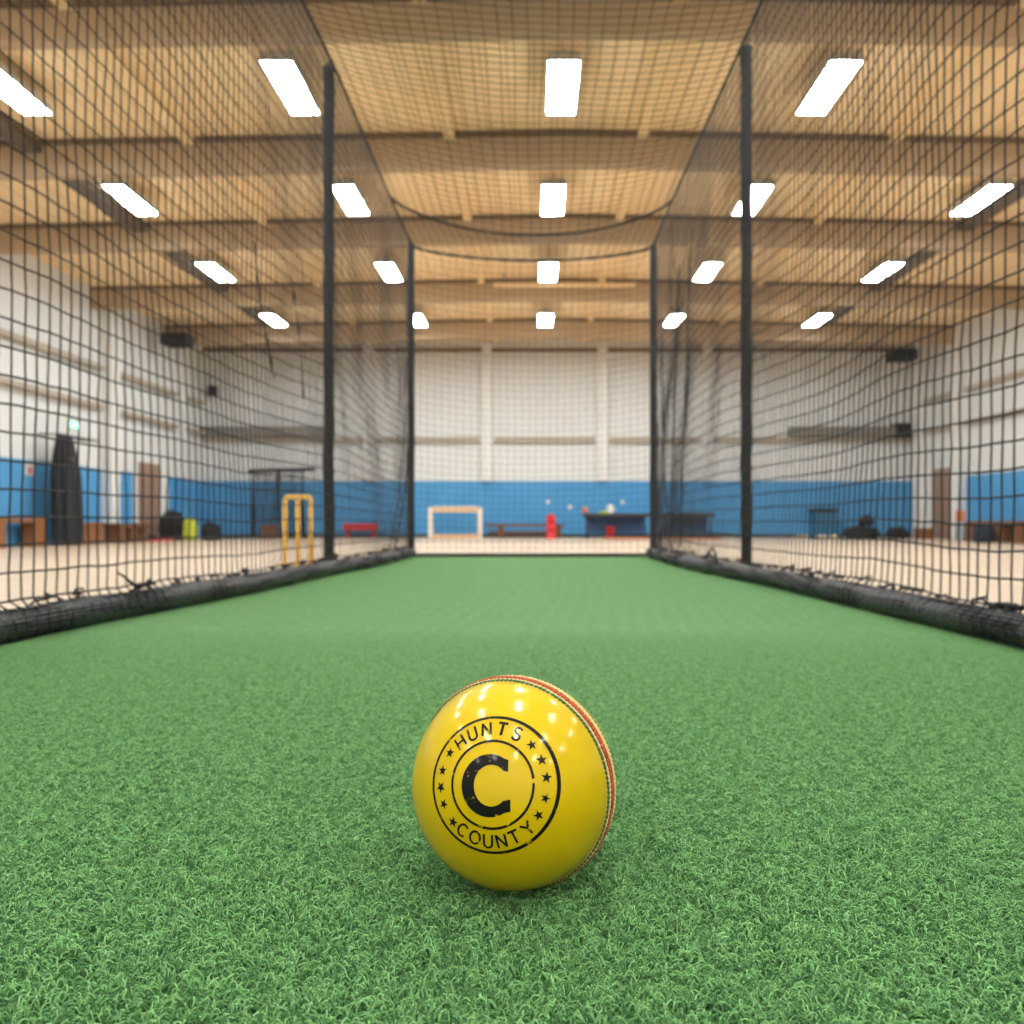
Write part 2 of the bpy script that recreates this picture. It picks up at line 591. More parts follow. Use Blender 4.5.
def pile_patch(seed, n=1150, half=0.062):
    g = np.random.default_rng(seed)
    K, S = 5, 4
    base = g.uniform(-half, half, (n, 2))
    ang = g.uniform(0, 2 * PI, n)
    ln = g.uniform(0.006, 0.015, n)
    ht = g.uniform(0.003, 0.0100, n)
    curl = g.uniform(-2.4, 2.4, n)
    lump = np.array([0.0125 * noise.noise(Vector((p[0] * 85, p[1] * 85, seed * 5.0))) + 0.003 * noise.noise(Vector((p[0] * 220, p[1] * 220, seed * 3.0))) for p in base])
    tt = np.linspace(0, 1, K)
    P = np.zeros((n, K, 3))
    a = ang.copy()
    x, y = base[:, 0].copy(), base[:, 1].copy()
    for k in range(K):
        P[:, k, 0], P[:, k, 1] = x, y
        P[:, k, 2] = -0.001 + (ht * (math.sin(PI * min(tt[k] * 0.86 + 0.04, 1)) ** 0.7)) + lump
        x = x + np.cos(a) * ln / (K - 1)
        y = y + np.sin(a) * ln / (K - 1)
        a = a + curl / (K - 1)
    r = g.uniform(0.0005, 0.0009, n)
    T = np.gradient(P, axis=1)
    T /= np.linalg.norm(T, axis=2, keepdims=True) + 1e-9
    N1 = np.cross(T, np.array([0.0, 0.0, 1.0]))
    N1 /= np.linalg.norm(N1, axis=2, keepdims=True) + 1e-9
    N2 = np.cross(T, N1)
    V = np.zeros((n, K, S, 3))
    for s in range(S):
        al = 2 * PI * s / S
        V[:, :, s] = P + (N1 * math.cos(al) + N2 * math.sin(al)) * r[:, None, None]
    V = V.reshape(-1, 3)
    base_i = (np.arange(n) * K * S)[:, None, None]
    k = np.arange(K - 1)[None, :, None]
    s = np.arange(S)[None, None, :]
    s2 = (s + 1) % S
    Q = np.stack([base_i + k * S + s, base_i + k * S + s2, base_i + (k + 1) * S + s2, base_i + (k + 1) * S + s], -1).reshape(-1, 4)
    return V, Q


def mesh_np(name, V, Q, m, smooth=True):
    me = bpy.data.meshes.new(name)
    me.vertices.add(len(V))
    me.vertices.foreach_set('co', V.astype(np.float32).ravel())
    n, k = Q.shape
    me.loops.add(n * k)
    me.loops.foreach_set('vertex_index', Q.astype(np.int32).ravel())
    me.polygons.add(n)
    me.polygons.foreach_set('loop_start', np.arange(0, n * k, k, dtype=np.int32))
    me.update(calc_edges=True)
    if smooth:
        me.polygons.foreach_set('use_smooth', np.ones(n, dtype=bool))
    me.materials.append(m)
    me.validate()
    return me


pile_col = bpy.data.collections.new('turf_pile_patches')
for i in range(4):
    V, Q = pile_patch(11 + i)
    pile_col.objects.link(bpy.data.objects.new('turf_pile_patch', mesh_np('turf_pile_patch', V, Q, M['yarn'])))
pts = []
y = 0.35
while y < 9.97:
    a, c = interp(LE, y), interp(RE, y)
    x = a
    while x < c:
        if True:
            pts.append((x + random.uniform(-0.008, 0.008), y + random.uniform(-0.008, 0.008), 0.0))
        x += 0.088
    y += 0.088
me = bpy.data.meshes.new('turf_pile')
me.from_pydata(pts, [], [])
me.materials.append(M['yarn'])
pile = bpy.data.objects.new('turf_pile', me)
COL.objects.link(pile)
tag(pile, 'short curly green artificial turf pile around the ball', 'turf', kind='stuff')
ng = bpy.data.node_groups.new('pile', 'GeometryNodeTree')
ng.interface.new_socket('Geometry', in_out='INPUT', socket_type='NodeSocketGeometry')
ng.interface.new_socket('Geometry', in_out='OUTPUT', socket_type='NodeSocketGeometry')
gi = ng.nodes.new('NodeGroupInput')
go = ng.nodes.new('NodeGroupOutput')
ip = ng.nodes.new('GeometryNodeInstanceOnPoints')
ci = ng.nodes.new('GeometryNodeCollectionInfo')
ci.inputs['Collection'].default_value = pile_col
ci.inputs['Separate Children'].default_value = True
ci.inputs['Reset Children'].default_value = True
ip.inputs['Pick Instance'].default_value = True
rv = ng.nodes.new('FunctionNodeRandomValue')
rv.data_type = 'FLOAT_VECTOR'
rv.inputs['Min'].default_value = (0, 0, 0)
rv.inputs['Max'].default_value = (0, 0, 6.283)
ng.links.new(gi.outputs[0], ip.inputs['Points'])
ng.links.new(ci.outputs[0], ip.inputs['Instance'])
ng.links.new(rv.outputs['Value'], ip.inputs['Rotation'])
ng.links.new(ip.outputs[0], go.inputs[0])
# the pile is flattened with distance to shade itself less and look brighter
ps = ng.nodes.new('GeometryNodeInputPosition')
sp = ng.nodes.new('ShaderNodeSeparateXYZ')
mr = ng.nodes.new('ShaderNodeMapRange')
mr.inputs['From Min'].default_value = 1.0
mr.inputs['From Max'].default_value = 3.3
mr.inputs['To Min'].default_value = 1.08
mr.inputs['To Max'].default_value = 0.08
cx3 = ng.nodes.new('ShaderNodeCombineXYZ')
cx3.inputs['X'].default_value = 1.0
cx3.inputs['Y'].default_value = 1.0
ng.links.new(ps.outputs[0], sp.inputs[0])
ng.links.new(sp.outputs['Y'], mr.inputs['Value'])
ng.links.new(mr.outputs[0], cx3.inputs['Z'])
ng.links.new(cx3.outputs[0], ip.inputs['Scale'])
pile.modifiers.new('pile', 'NODES').node_group = ng

# ------------------------------------------------------------------ the ball
R = 0.1250
BC = Vector((px(514, 0.99), 0.99, 0.1295))
cdir = (Vector((0, 0, CH)) - BC).normalized()
R0 = Vector((0, 0, 1)).cross(cdir).normalized()
U0 = cdir.cross(R0)
al, ph = math.radians(28), math.radians(35)
nrm = cdir * math.cos(al) - (R0 * math.cos(ph) + U0 * math.sin(ph)) * math.sin(al)
n1 = nrm.orthogonal().normalized()
n2 = nrm.cross(n1)


def bp_(lat, lon, r):
    """Point of the ball: lat measured from the seam, towards the printed half."""
    return nrm * (math.sin(lat) * r) + (n1 * math.cos(lon) + n2 * math.sin(lon)) * (math.cos(lat) * r)


def ball_shell(lats, rs, n=128):
    mb = MB()
    V, Fs = [], []
    for la, r in zip(lats, rs):
        for k in range(n):
            V.append(bp_(la, 2 * PI * k / n, r))
    for i in range(len(lats) - 1):
        for k in range(n):
            k2 = (k + 1) % n
            Fs.append((i * n + k, i * n + k2, (i + 1) * n + k2, (i + 1) * n + k))
    mb.add(V, Fs)
    return mb


M['ball'] = mat('ball_lacquer', srgb(221, 188, 0), 0.4, coat=0.85, spec=0.15, var=0.05, scale=14)
bs = M['ball'].node_tree.nodes['Principled BSDF']
bs.inputs['Coat Roughness'].default_value = 0.15
bs.inputs['Coat IOR'].default_value = 1.42
M['seam'] = mat('seam_leather', srgb(222, 184, 110), 0.6, var=0.22, scale=90, bump=0.3, bscale=300)
M['thread_green'] = mat('thread_green', srgb(58, 112, 44), 0.7, var=0.4, scale=60)
M['thread_red'] = mat('thread_red', srgb(184, 82, 40), 0.7, var=0.3, scale=50)
M['thread_cream'] = mat('thread_cream', srgb(232, 214, 164), 0.7, var=0.15, scale=60)
lats = [math.radians(a) for a in np.linspace(-89.5, 89.5, 96)]
ball = ball_shell(lats, [R] * len(lats)).build('cricket_ball', M['ball'], None, True, BC)
tag(ball, 'glossy yellow cricket ball with a round black club print, resting on green turf', 'ball')
sl = [math.radians(a) for a in (-8.2, -7.6, -6.5, -4.5, -2.6, -1.2, 0, 1.2, 2.6, 4.5, 6.5, 7.6, 8.2)]
sr = [R - .0004, R + .0012, R + .0018, R + .0020, R + .0026, R + .0030, R + .0030, R + .0030, R + .0026, R + .0020, R + .0018, R + .0012, R - .0004]
tag(ball_shell(sl, sr, 160).build('seam', M['seam'], ball, True), 'raised tan leather seam')


def stitches(latd, m, name, label, cnt, L, W, H, slant, rbase):
    mb = MB()
    la = math.radians(latd)
    for k in range(cnt):
        lo = 2 * PI * (k + random.uniform(-.08, .08)) / cnt
        c = bp_(la, lo, rbase)
        out = c.normalized()
        t = nrm.cross(out).normalized()
        w = out.cross(t)
        t2 = t * math.cos(slant) + w * math.sin(slant)
        w2 = out.cross(t2)
        V, Fs = [], []
        nu, nv = 6, 5
        LL = L * random.uniform(.85, 1.1)
        for j in range(nv):
            u = -1 + 2 * j / (nv - 1)
            rr = math.sqrt(max(0.08, 1 - u * u * 0.9))
            for i in range(nu):
                a = 2 * PI * i / nu
                V.append(c + t2 * (u * LL) + (w2 * math.cos(a) * W + out * math.sin(a) * H) * rr)
        for j in range(nv - 1):
            for i in range(nu):
                i2 = (i + 1) % nu
                Fs.append((j * nu + i, j * nu + i2, (j + 1) * nu + i2, (j + 1) * nu + i))
        Fs += [tuple(range(nu))[::-1], tuple((nv - 1) * nu + i for i in range(nu))]
        mb.add(V, Fs)
    return tag(mb.build(name, m, ball, True), label)


stitches(7.0, M['thread_green'], 'stitching', 'green thread row beside the seam', 140, .0032, .0023, .0016, 0.35, R + .0014)
stitches(5.4, M['thread_cream'], 'stitching', 'cream thread row on the seam', 150, .0026, .0013, .0013, -0.35, R + .0021)
stitches(3.5, M['thread_red'], 'stitching', 'red-orange thread row along the seam ridge', 140, .0036, .0026, .0018, 0.35, R + .0028)
stitches(1.3, M['thread_red'], 'stitching', 'red-orange thread row behind the seam ridge', 140, .0034, .0020, .0016, -0.35, R + .0028)
stitches(-4.6, M['thread_cream'], 'stitching', 'cream thread row behind the seam ridge', 150, .0026, .0013, .0013, -0.35, R + .0021)
stitches(-7.4, M['thread_green'], 'stitching', 'green thread row on the far side of the seam', 140, .0032, .0023, .0016, 0.35, R + .0014)

# printed emblem, lying on the lacquer
e = (cdir + R0 * math.tan(math.radians(-11.65)) + U0 * math.tan(math.radians(-2.1))).normalized()
er = (R0 - e * R0.dot(e)).normalized()
eu = e.cross(er)
EA = math.radians(35.5)


def em(x, y, lift=0.00035):
    rho = math.hypot(x, y)
    if rho < 1e-9:
        return e * (R + lift)
    a = rho * EA
    return (e * math.cos(a) + (er * (x / rho) + eu * (y / rho)) * math.sin(a)) * (R + lift)


inkm = mat('print_ink', srgb(12, 11, 10), 0.5, coat=0.25, spec=0.2)
bs = inkm.node_tree.nodes['Principled BSDF']
bs.inputs['Coat Roughness'].default_value = 0.13
nt = inkm.node_tree
tc = nt.nodes.new('ShaderNodeTexCoord')
nz = nt.nodes.new('ShaderNodeTexNoise')
nz.inputs['Scale'].default_value = 95
nz.inputs['Detail'].default_value = 6
nz.inputs['Roughness'].default_value = 0.7
nt.links.new(tc.outputs['Object'], nz.inputs['Vector'])
cr = nt.nodes.new('ShaderNodeValToRGB')
cr.color_ramp.elements[0].position = 0.60
cr.color_ramp.elements[0].color = srgb(12, 11, 10)
cr.color_ramp.elements[1].position = 0.625
cr.color_ramp.elements[1].color = srgb(190, 165, 20)
nt.links.new(nz.outputs['Fac'], cr.inputs['Fac'])
nt.links.new(cr.outputs['Color'], bs.inputs['Base Color'])
M['ink'] = inkm


def ribbon(mb, pts, w, closed=False):
    """A flat stroke along 2D emblem points, finely divided so it follows the ball."""
    P = [Vector((p[0], p[1])) for p in pts]
    if closed:
        P.append(P[0])
    out = []
    for a, c in zip(P[:-1], P[1:]):
        k = max(1, int((c - a).length / 0.03))
        for i in range(k):
            out.append(a.lerp(c, i / k))
    out.append(P[-1])
    V, Fs = [], []
    N = len(out)
    for i, p in enumerate(out):
        if closed and i in (0, N - 1):
            t = out[1] - out[N - 2]
        else:
            t = out[min(i + 1, N - 1)] - out[max(i - 1, 0)]
        t.normalize()
        q = Vector((-t.y, t.x))
        ww = w(p) if callable(w) else w
        for sgn in (1, -1):
            s_ = p + q * (sgn * ww / 2)
            V.append(em(s_.x, s_.y))
    for i in range(N - 1):
        Fs.append((2 * i, 2 * i + 1, 2 * i + 3, 2 * i + 2))
    mb.add(V, Fs)


em_root = MB()
# outer ring in worn segments, heavier on the right; inner ring broken on the right
ring = [(math.cos(a) * .985, math.sin(a) * .985) for a in np.linspace(0, 2 * PI, 121)]
ribbon(em_root, ring, lambda p: 0.046 + 0.018 * max(0, p.x))
emblem = em_root.build('emblem_ring', M['ink'], ball)
mb = MB()
ri = [(math.cos(a) * .605, math.sin(a) * .605) for a in np.linspace(math.radians(7), math.radians(360 + 1.5), 121)]
ribbon(mb, ri, 0.038)
mb.build('emblem_ring', M['ink'], ball)
# the heavy capital C with upright cut ends
mb = MB()
cx, cy = -0.030, -0.015
ao = [(cx + .415 * math.cos(a) * (1.0), cy + .43 * math.sin(a)) for a in np.linspace(math.radians(54), math.radians(305), 60)]
ai = [(cx + .03 + .25 * math.cos(a), cy + .28 * math.sin(a)) for a in np.linspace(math.radians(41), math.radians(318), 60)]
ao[0] = (0.245, ao[0][1]); ai[0] = (0.245, ai[0][1])
ao[-1] = (0.275, ao[-1][1]); ai[-1] = (0.275, ai[-1][1])
V, Fs = [], []
for o_, i_ in zip(ao, ai):
    for t in (0, .25, .5, .75, 1):
        V.append(em(o_[0] + (i_[0] - o_[0]) * t, o_[1] + (i_[1] - o_[1]) * t))
for i in range(len(ao) - 1):
    for t in range(4):
        k = i * 5 + t
        Fs.append((k, k + 1, k + 6, k + 5))
mb.add(V, Fs)
mb.build('emblem_letter', M['ink'], ball)


def arc(cx_, cy_, rx_, ry_, a0, a1, n=14):
    return [(cx_ + rx_ * math.cos(math.radians(a)), cy_ + ry_ * math.sin(math.radians(a))) for a in np.linspace(a0, a1, n)]


GL = {   # strokes in a box of height 1 (y -0.5..0.5)
    'H': [[(-.3, -.5), (-.3, .5)], [(.3, -.5), (.3, .5)], [(-.3, 0), (.3, 0)]],
    'U': [[(-.3, .5), (-.3, -.2)] + arc(0, -.2, .3, .3, 180, 360) + [(.3, .5)]],
    'N': [[(-.31, -.5), (-.31, .5)], [(-.31, .46), (.31, -.46)], [(.31, -.5), (.31, .5)]],
    'T': [[(-.36, .46), (.36, .46)], [(0, .46), (0, -.5)]],
    'S': [arc(0, .24, .26, .24, 35, 270) + arc(0, -.24, .28, .24, 90, -150)],
    'C': [arc(0, 0, .36, .48, 45, 315, 24)],
    'O': [arc(0, 0, .38, .48, 0, 360, 30)],
    'Y': [[(-.36, .5), (0, .02)], [(.36, .5), (0, .02)], [(0, .06), (0, -.5)]],
}


def letter(ch, ang, inward, rad=.80, h=.205, w=.034):
    mb = MB()
    a = math.radians(ang)
    c = Vector((math.cos(a) * rad, math.sin(a) * rad))
    up = Vector((math.cos(a), math.sin(a))) * (1 if not inward else -1)
    rt = Vector((up.y, -up.x))
    for st in GL[ch]:
        ribbon(mb, [tuple(c + rt * (p[0] * h) + up * (p[1] * h)) for p in st], w)
    return mb.build('emblem_letter', M['ink'], ball)


for ch, an in zip('HUNTS', (131, 115, 98.5, 81, 63.5)):
    letter(ch, an, False, w=0.044 if ch == 'T' else 0.036)
for ch, an in zip('COUNTY', (-125.5, -110.5, -96, -81.5, -67, -50)):
    letter(ch, an, True)
for an in (44, 25, 6.5, -14.5, -33, 147, 166.5, 183.5, 200.5, 221):
    mb = MB()
    a = math.radians(an)
    rs_ = .072 * random.uniform(.92, 1.1)
    rr = .80 if abs(an) < 90 else .825
    c = (math.cos(a) * rr, math.sin(a) * rr)
    rot = random.uniform(-.25, .25) + a
    V = [em(*c)]
    for k in range(10):
        q = rs_ * (1.15 if k % 2 == 0 else .46)
        V.append(em(c[0] + q * math.cos(rot + k * PI / 5), c[1] + q * math.sin(rot + k * PI / 5)))
    mb.add(V, [(0, 1 + k, 1 + (k + 1) % 10) for k in range(10)])
    mb.build('emblem_star', M['ink'], ball)

# ------------------------------------------------------------------ the cage: posts
ZP = 4.47


def post(x, y, top, r, label, tilt=0.0):
    t = thing('net_post', label, 'post', (x, y, ZF), 'black posts of the netting cage')
    n = 14
    h = top - ZF
    zs = np.linspace(0.012, h, n)
    MB().tube([(tilt * z + 0.002 * math.sin(z * 5), 0.002 * math.cos(z * 4), z) for z in zs], [r * (1 + .02 * math.sin(z * 9)) for z in zs], 20).build('pole', M['post'], t, True)
    MB().lathe([(r * 1.9, 0), (r * 1.9, .012), (r * 1.2, .014), (r * 1.12, .05)], 20).build('base_plate', M['steel'], t)
    cp = MB().lathe([(r * 1.08, -.03), (r * 1.1, .012), (r * .8, .03), (.012, .034)], 20, (tilt * h, 0, h)).build('cap', M['steel'], t, True)
    MB().tube([(tilt * h, 0, h + .03), (tilt * h, .012, h + .07), (tilt * h, -.012, h + .075), (tilt * h, 0, h + .03)], .005, 6).build('hook', M['steel'], cp, True)
    for z in (0.9, 1.9, 2.9):
        mbt = MB()
        V = []
        mbt.lathe([(r * 1.04, -.018), (r * 1.09, -.016), (r * 1.09, .016), (r * 1.04, .018)], 20, (tilt * z, 0, z))
        mbt.build('strap', M['black'], t)
    return t


LPX, LPY, LPZ = -1.86, 7.25, 4.54
RPX, RPY, RPZ = 1.765, 6.65, 4.36
post(LPX, LPY, LPZ, .049, 'tall black padded post at the left side of the cage, beside the yellow stumps')
post(RPX, RPY, RPZ, .047, 'tall black padded post at the right side of the cage, by the looped net cord')
post(-1.545, 10.06, 3.92, .045, 'black corner post at the far left end of the turf lane')
post(1.50, 10.06, 3.90, .045, 'black corner post at the far right end of the turf lane')

# ------------------------------------------------------------------ weighted rolls along the turf edges
RR = 0.062


def roll_path(tab, sgn):
    out = []
    for y in np.linspace(-0.6, 9.9, 90):
        x = interp(tab, y) + sgn * (RR - .004)
        out.append((x + .006 * noise.noise(Vector((y * 1.3, sgn, 0))), y, ZF + .012 + RR + .004 * noise.noise(Vector((y * 2, 3, sgn)))))
    return out


for tab, sgn, lab in ((LE, -1, 'long black padded roll along the left edge of the turf'), (RE, 1, 'long black padded roll along the right edge of the turf')):
    p = roll_path(tab, sgn)
    rr = [RR * (1 + .09 * noise.noise(Vector((q[1] * 2.2, 7 * sgn, 1))) + .05 * noise.noise(Vector((q[1] * 7, 2, sgn)))) for q in p]
    o = MB().tube(p, rr, 24).build('ground_roll', M['roll'], None, True)
    tag(o, lab, 'roll', 'padded rolls holding down the netting')
o = MB().tube([(x, 10.03 + .004 * math.sin(x * 9), .024 + ZF + .012) for x in np.linspace(-1.48, 1.42, 40)], .026, 12).build('ground_roll', M['roll'], None, True)
tag(o, 'thin black weighted roll across the far end of the turf', 'roll', 'padded rolls holding down the netting')


# ------------------------------------------------------------------ nets
def net_mesh(P, r, knots=True, rk=1.7):
    """P[u, v, 3]: node grid. Cords along both directions, a small knot at every node."""
    P = np.asarray(P, float)
    nu, nv, _ = P.shape
    Tu = np.gradient(P, axis=0); Tu /= np.linalg.norm(Tu, axis=2, keepdims=True) + 1e-9
    Tv = np.gradient(P, axis=1); Tv /= np.linalg.norm(Tv, axis=2, keepdims=True) + 1e-9
    N = np.cross(Tu, Tv); N /= np.linalg.norm(N, axis=2, keepdims=True) + 1e-9
    VV, QQ, off = [], [], 0
    for ax, T in ((0, Tu), (1, Tv)):
        B = np.cross(T, N)
        V = np.stack([P + N * r, P + B * r, P - N * r, P - B * r], 2)       # nu, nv, 4, 3
        ids = np.arange(nu * nv * 4).reshape(nu, nv, 4) + off
        if ax == 0:
            a, c = ids[:-1], ids[1:]
        else:
            a, c = ids[:, :-1], ids[:, 1:]
        Q = np.stack([a, np.roll(a, -1, 2), np.roll(c, -1, 2), c], -1).reshape(-1, 4)
        VV.append(V.reshape(-1, 3)); QQ.append(Q); off += nu * nv * 4
    if knots:
        k = r * rk
        D = np.array([[k, 0, 0], [0, k, 0], [-k, 0, 0], [0, -k, 0], [0, 0, k], [0, 0, -k]])
        V = (P[:, :, None, :] + D).reshape(-1, 3)
        ids = (np.arange(nu * nv) * 6 + off)[:, None]
        T3 = np.array([(0, 1, 4), (1, 2, 4), (2, 3, 4), (3, 0, 4), (1, 0, 5), (2, 1, 5), (3, 2, 5), (0, 3, 5)])
        T3 = (ids[:, :, None] + T3[None]).reshape(-1, 3)
        Q3 = np.concatenate([T3, T3[:, :1]], 1)
        VV.append(V)
        tri = T3
    else:
        tri = None
    V = np.concatenate(VV); Q = np.concatenate(QQ)
    return V, Q, tri


def net_obj(name, P, r, parent=None, knots=True):
    V, Q, tri = net_mesh(P, r, knots)
    me = bpy.data.meshes.new(name)
    me.vertices.add(len(V))
    me.vertices.foreach_set('co', V.astype(np.float32).ravel())
    li = [Q.ravel()]
    ls = [np.arange(len(Q)) * 4]
    if tri is not None:
        li.append(tri.ravel())
        ls.append(len(Q) * 4 + np.arange(len(tri)) * 3)
    li = np.concatenate(li).astype(np.int32)
    ls = np.concatenate(ls).astype(np.int32)
    me.loops.add(len(li))
    me.loops.foreach_set('vertex_index', li)
    me.polygons.add(len(ls))
    me.polygons.foreach_set('loop_start', ls)
    me.update(calc_edges=True)
    me.materials.append(M['net'])
    o = bpy.data.objects.new(name, me)
    COL.objects.link(o)
    if parent:
        o.parent = parent
    return o


def n3(x, y, z):
    return noise.noise(Vector((x, y, z)))


Y0N = 0.4
# top rope positions (x, z) along the lane
LT = [(Y0N, -1.93, 4.47), (3.0, -1.89, 4.49), (6.2, -1.80, 4.49), (7.25, -1.78, 4.50), (8.95, -1.625, 4.10), (10.0, -1.515, 3.88)]
RT = [(Y0N, 1.76, 4.34), (3.0, 1.76, 4.35), (5.7, 1.71, 4.35), (6.65, 1.695, 4.33), (8.95, 1.555, 4.06), (10.0, 1.475, 3.87)]


def top(tab, y):
    a = np.array(tab)
    return float(np.interp(y, a[:, 0], a[:, 1])), float(np.interp(y, a[:, 0], a[:, 2]))


NR = 0.0043


def side_net(tt, et, sgn, label, seed):
    ys = np.arange(Y0N, 9.98, 0.068)
    ntop = 42
    P = np.zeros((len(ys), ntop + 9, 3))
    for i, y in enumerate(ys):
        xt, zt = top(tt, y)
        # between the supports the net hangs a little slack
        span = 0.5 - 0.5 * math.cos(2 * PI * (y - 6.9) / 3.2) if y > 6.9 else 0.5 - 0.5 * math.cos(2 * PI * (6.9 - y) / 3.6)
        xb = interp(et, y) + sgn * (RR + .004)
        zb = .145 + .02 * n3(y * 1.1, seed, 0)
        for j in range(ntop):
            s = j / (ntop - 1)
            x = xt + (xb - xt) * s + sgn * .05 * math.sin(PI * s) * (.4 + n3(y * .55, s * 1.5, seed)) + .035 * math.sin(PI * s) * n3(y * 1.7, s * 4, seed + 2)
            z = zt + (zb - zt) * s - .10 * span * math.sin(PI * min(1, s * 1.05)) * (1 - .35 * s) + .035 * n3(y * .9, s * 3, seed + 5) * math.sin(PI * s)
            yy = y + .05 * math.sin(PI * s) * n3(y * .6, s * 2, seed + 9) + .012 * n3(y * 5, s * 14, seed + 4)
            P[i, j] = (x + .006 * n3(y * 9, s * 30, seed), yy, z + .006 * n3(y * 8, s * 31, seed + 1))
        for j in range(9):        # draped down over the inner side of the roll
            a = math.radians(75 - 16 * j)
            rr = RR - .003 + .011 * n3(y * 3, j * .5, seed) + .004 * n3(y * 9, j, seed)
            xc = interp(et, y) + sgn * (RR - .004)
            P[i, ntop + j] = (xc - sgn * rr * math.cos(a), y + .05 * n3(y * 2.2, j * .4, seed + 3) + .03 * n3(y * 7, j * .9, seed + 6), ZF + .012 + RR + rr * math.sin(a))
            P[i, ntop + j, 2] = max(P[i, ntop + j, 2], .008)
    t = net_obj('side_netting', P, NR)
    tag(t, label, 'net', 'black square-mesh nets of the cage')
    rp = []
    for y in np.arange(Y0N, 10.0, .04):
        x, z = top(tt, y)
        rp.append((x + .004 * n3(y * 12, 1, seed), y, z + .006 * n3(y * 10, 2, seed)))
    MB().tube(rp, [.012 + .004 * abs(math.sin(p[1] * 14)) for p in rp], 8).build('edge_rope', M['rope'], t, True)
    # loose cords, loops and tags where the net is gathered over the roll
    g = random.Random(seed)
    for k in range(26):
        y = 2.2 + k * .3 + g.uniform(-.12, .12)
        xc = interp(et, y) + sgn * (RR - .004)
        L = g.uniform(.06, .2)
        h = g.uniform(.012, .05) * (1.4 if k % 5 == 0 else 1)
        z0 = ZF + .012 + 2 * RR + .004
        pts_ = [(xc + sgn * g.uniform(-.03, .03) + .012 * math.sin(q * 5), y + L * q, z0 - .012 + h * math.sin(PI * q) + .006 * math.sin(q * 17)) for q in np.linspace(0, 1, 12)]
        MB().tube(pts_, g.uniform(.0035, .007), 6).build('loose_cord', M['rope'], t, True)
    for k in range(7):
        y = 2.6 + k * 1.0 + g.uniform(-.3, .3)
        xc = interp(et, y) + sgn * (RR - .004)
        z0 = ZF + .012 + 2 * RR
        pts_ = []
        for q in np.linspace(0, 1, 26):
            pts_.append((xc + .022 * math.sin(q * 31) + .01 * math.sin(q * 57), y + .12 * q + .014 * math.cos(q * 41), z0 + .010 + .014 * abs(math.sin(q * 23))))
        MB().tube(pts_, .0045, 6).build('net_tangle', M['rope'], t, True)
    return t


ln = side_net(LT, LE, -1, 'black mesh side net hanging along the left edge of the turf lane', 3)
rn = side_net(RT, RE, 1, 'black mesh side net hanging along the right edge of the turf lane', 8)
# the cord standing up on the left roll, and the looped cord by the right post
MB().tube([(-1.93, 3.88, .13), (-1.935, 3.84, .155), (-1.94, 3.79, .185), (-1.945, 3.73, .212)], [.009, .008, .006, .004], 6).build('loose_cord', M['rope'], ln, True)
MB().tube([(1.50 + .0 * q, 6.95 - .42 * q, .12 + .10 * math.sin(PI * q)) for q in np.linspace(0, 1, 16)], .010, 8).build('loose_cord', M['rope'], rn, True)
MB().tube([(1.47 + .01 * q, 6.98 - .5 * q, .115 + .055 * math.sin(PI * q)) for q in np.linspace(0, 1, 16)], .008, 8).build('loose_cord', M['rope'], rn, True)


def cord_on(tt, et, sgn, pairs, par, r=.008):
    """A draw cord hanging against the side net: (y, z) stations."""
    pts_ = []
    for y, z in pairs:
        xt, zt = top(tt, y)
        xb = interp(et, y) + sgn * RR
        s = (zt - z) / (zt - .15)
        pts_.append(Vector((xt + (xb - xt) * s - sgn * .05, y, z)))
    out = []
    for i in range(len(pts_) - 1):
        for q in range(6):
            out.append(pts_[i].lerp(pts_[i + 1], q / 6))
    out.append(pts_[-1])
    MB().tube(out, r, 6).build('draw_cord', M['rope'], par, True)


cord_on(RT, RE, 1, [(9.55, 2.55), (9.45, 1.8), (9.3, 1.1), (9.0, .5), (8.75, .17)], rn, .010)
cord_on(RT, RE, 1, [(9.1, 2.6), (8.95, 1.7), (8.7, .9), (8.25, .3), (8.1, .16)], rn, .009)
cord_on(RT, RE, 1, [(8.3, 3.1), (8.28, 1.9), (8.25, 1.0), (8.2, .2)], rn, .008)
cord_on(RT, RE, 1, [(7.8, 3.3), (7.75, 2.0), (7.78, 1.0), (7.7, .2)], rn, .007)
cord_on(LT, LE, -1, [(9.75, 2.4), (9.6, 1.5), (9.3, .8), (8.7, .16)], ln, .010)
cord_on(LT, LE, -1, [(9.4, 2.3), (9.3, 1.4), (8.95, .7), (8.4, .16)], ln, .008)
cord_on(LT, LE, -1, [(5.0, 2.2), (5.08, 1.85), (5.3, 1.4)], ln, .006)
cord_on(LT, LE, -1, [(5.7, 2.15), (5.83, 1.8), (5.9, 1.35)], ln, .006)


def sag(y):
    return float(np.interp(y, [0.4, 6.0, 7.5, 8.95, 9.5, 10.0], [.12, .12, .22, .42, .24, .17]))


def roof_pt(s, y):
    xl, zl = top(LT, y)
    xr, zr = top(RT, y)
    return xl + (xr - xl) * s, zl + (zr - zl) * s - sag(y) * (4 * s * (1 - s)) ** .75


ys = np.arange(1.2, 10.0, .084)
P = np.zeros((len(ys), 31, 3))
for i, y in enumerate(ys):
    for j in range(31):
        s = j / 30
        x, z = roof_pt(s, y)
        P[i, j] = (x + .02 * n3(y, s * 5, 40) * math.sin(PI * s), y + .03 * n3(y * .7, s * 4, 41) + .01 * n3(y * 6, s * 20, 43), z + .03 * n3(y * .8, s * 4, 42) * math.sin(PI * s))
rf = net_obj('roof_netting', P, .0034)
tag(rf, 'black mesh net stretched overhead as the sagging roof of the cage', 'net', 'black square-mesh nets of the cage')
MB().tube([(roof_pt(s, 8.95)[0], 8.95, roof_pt(s, 8.95)[1] - .012) for s in np.linspace(0, 1, 40)], .014, 8).build('support_cable', M['rope'], rf, True)

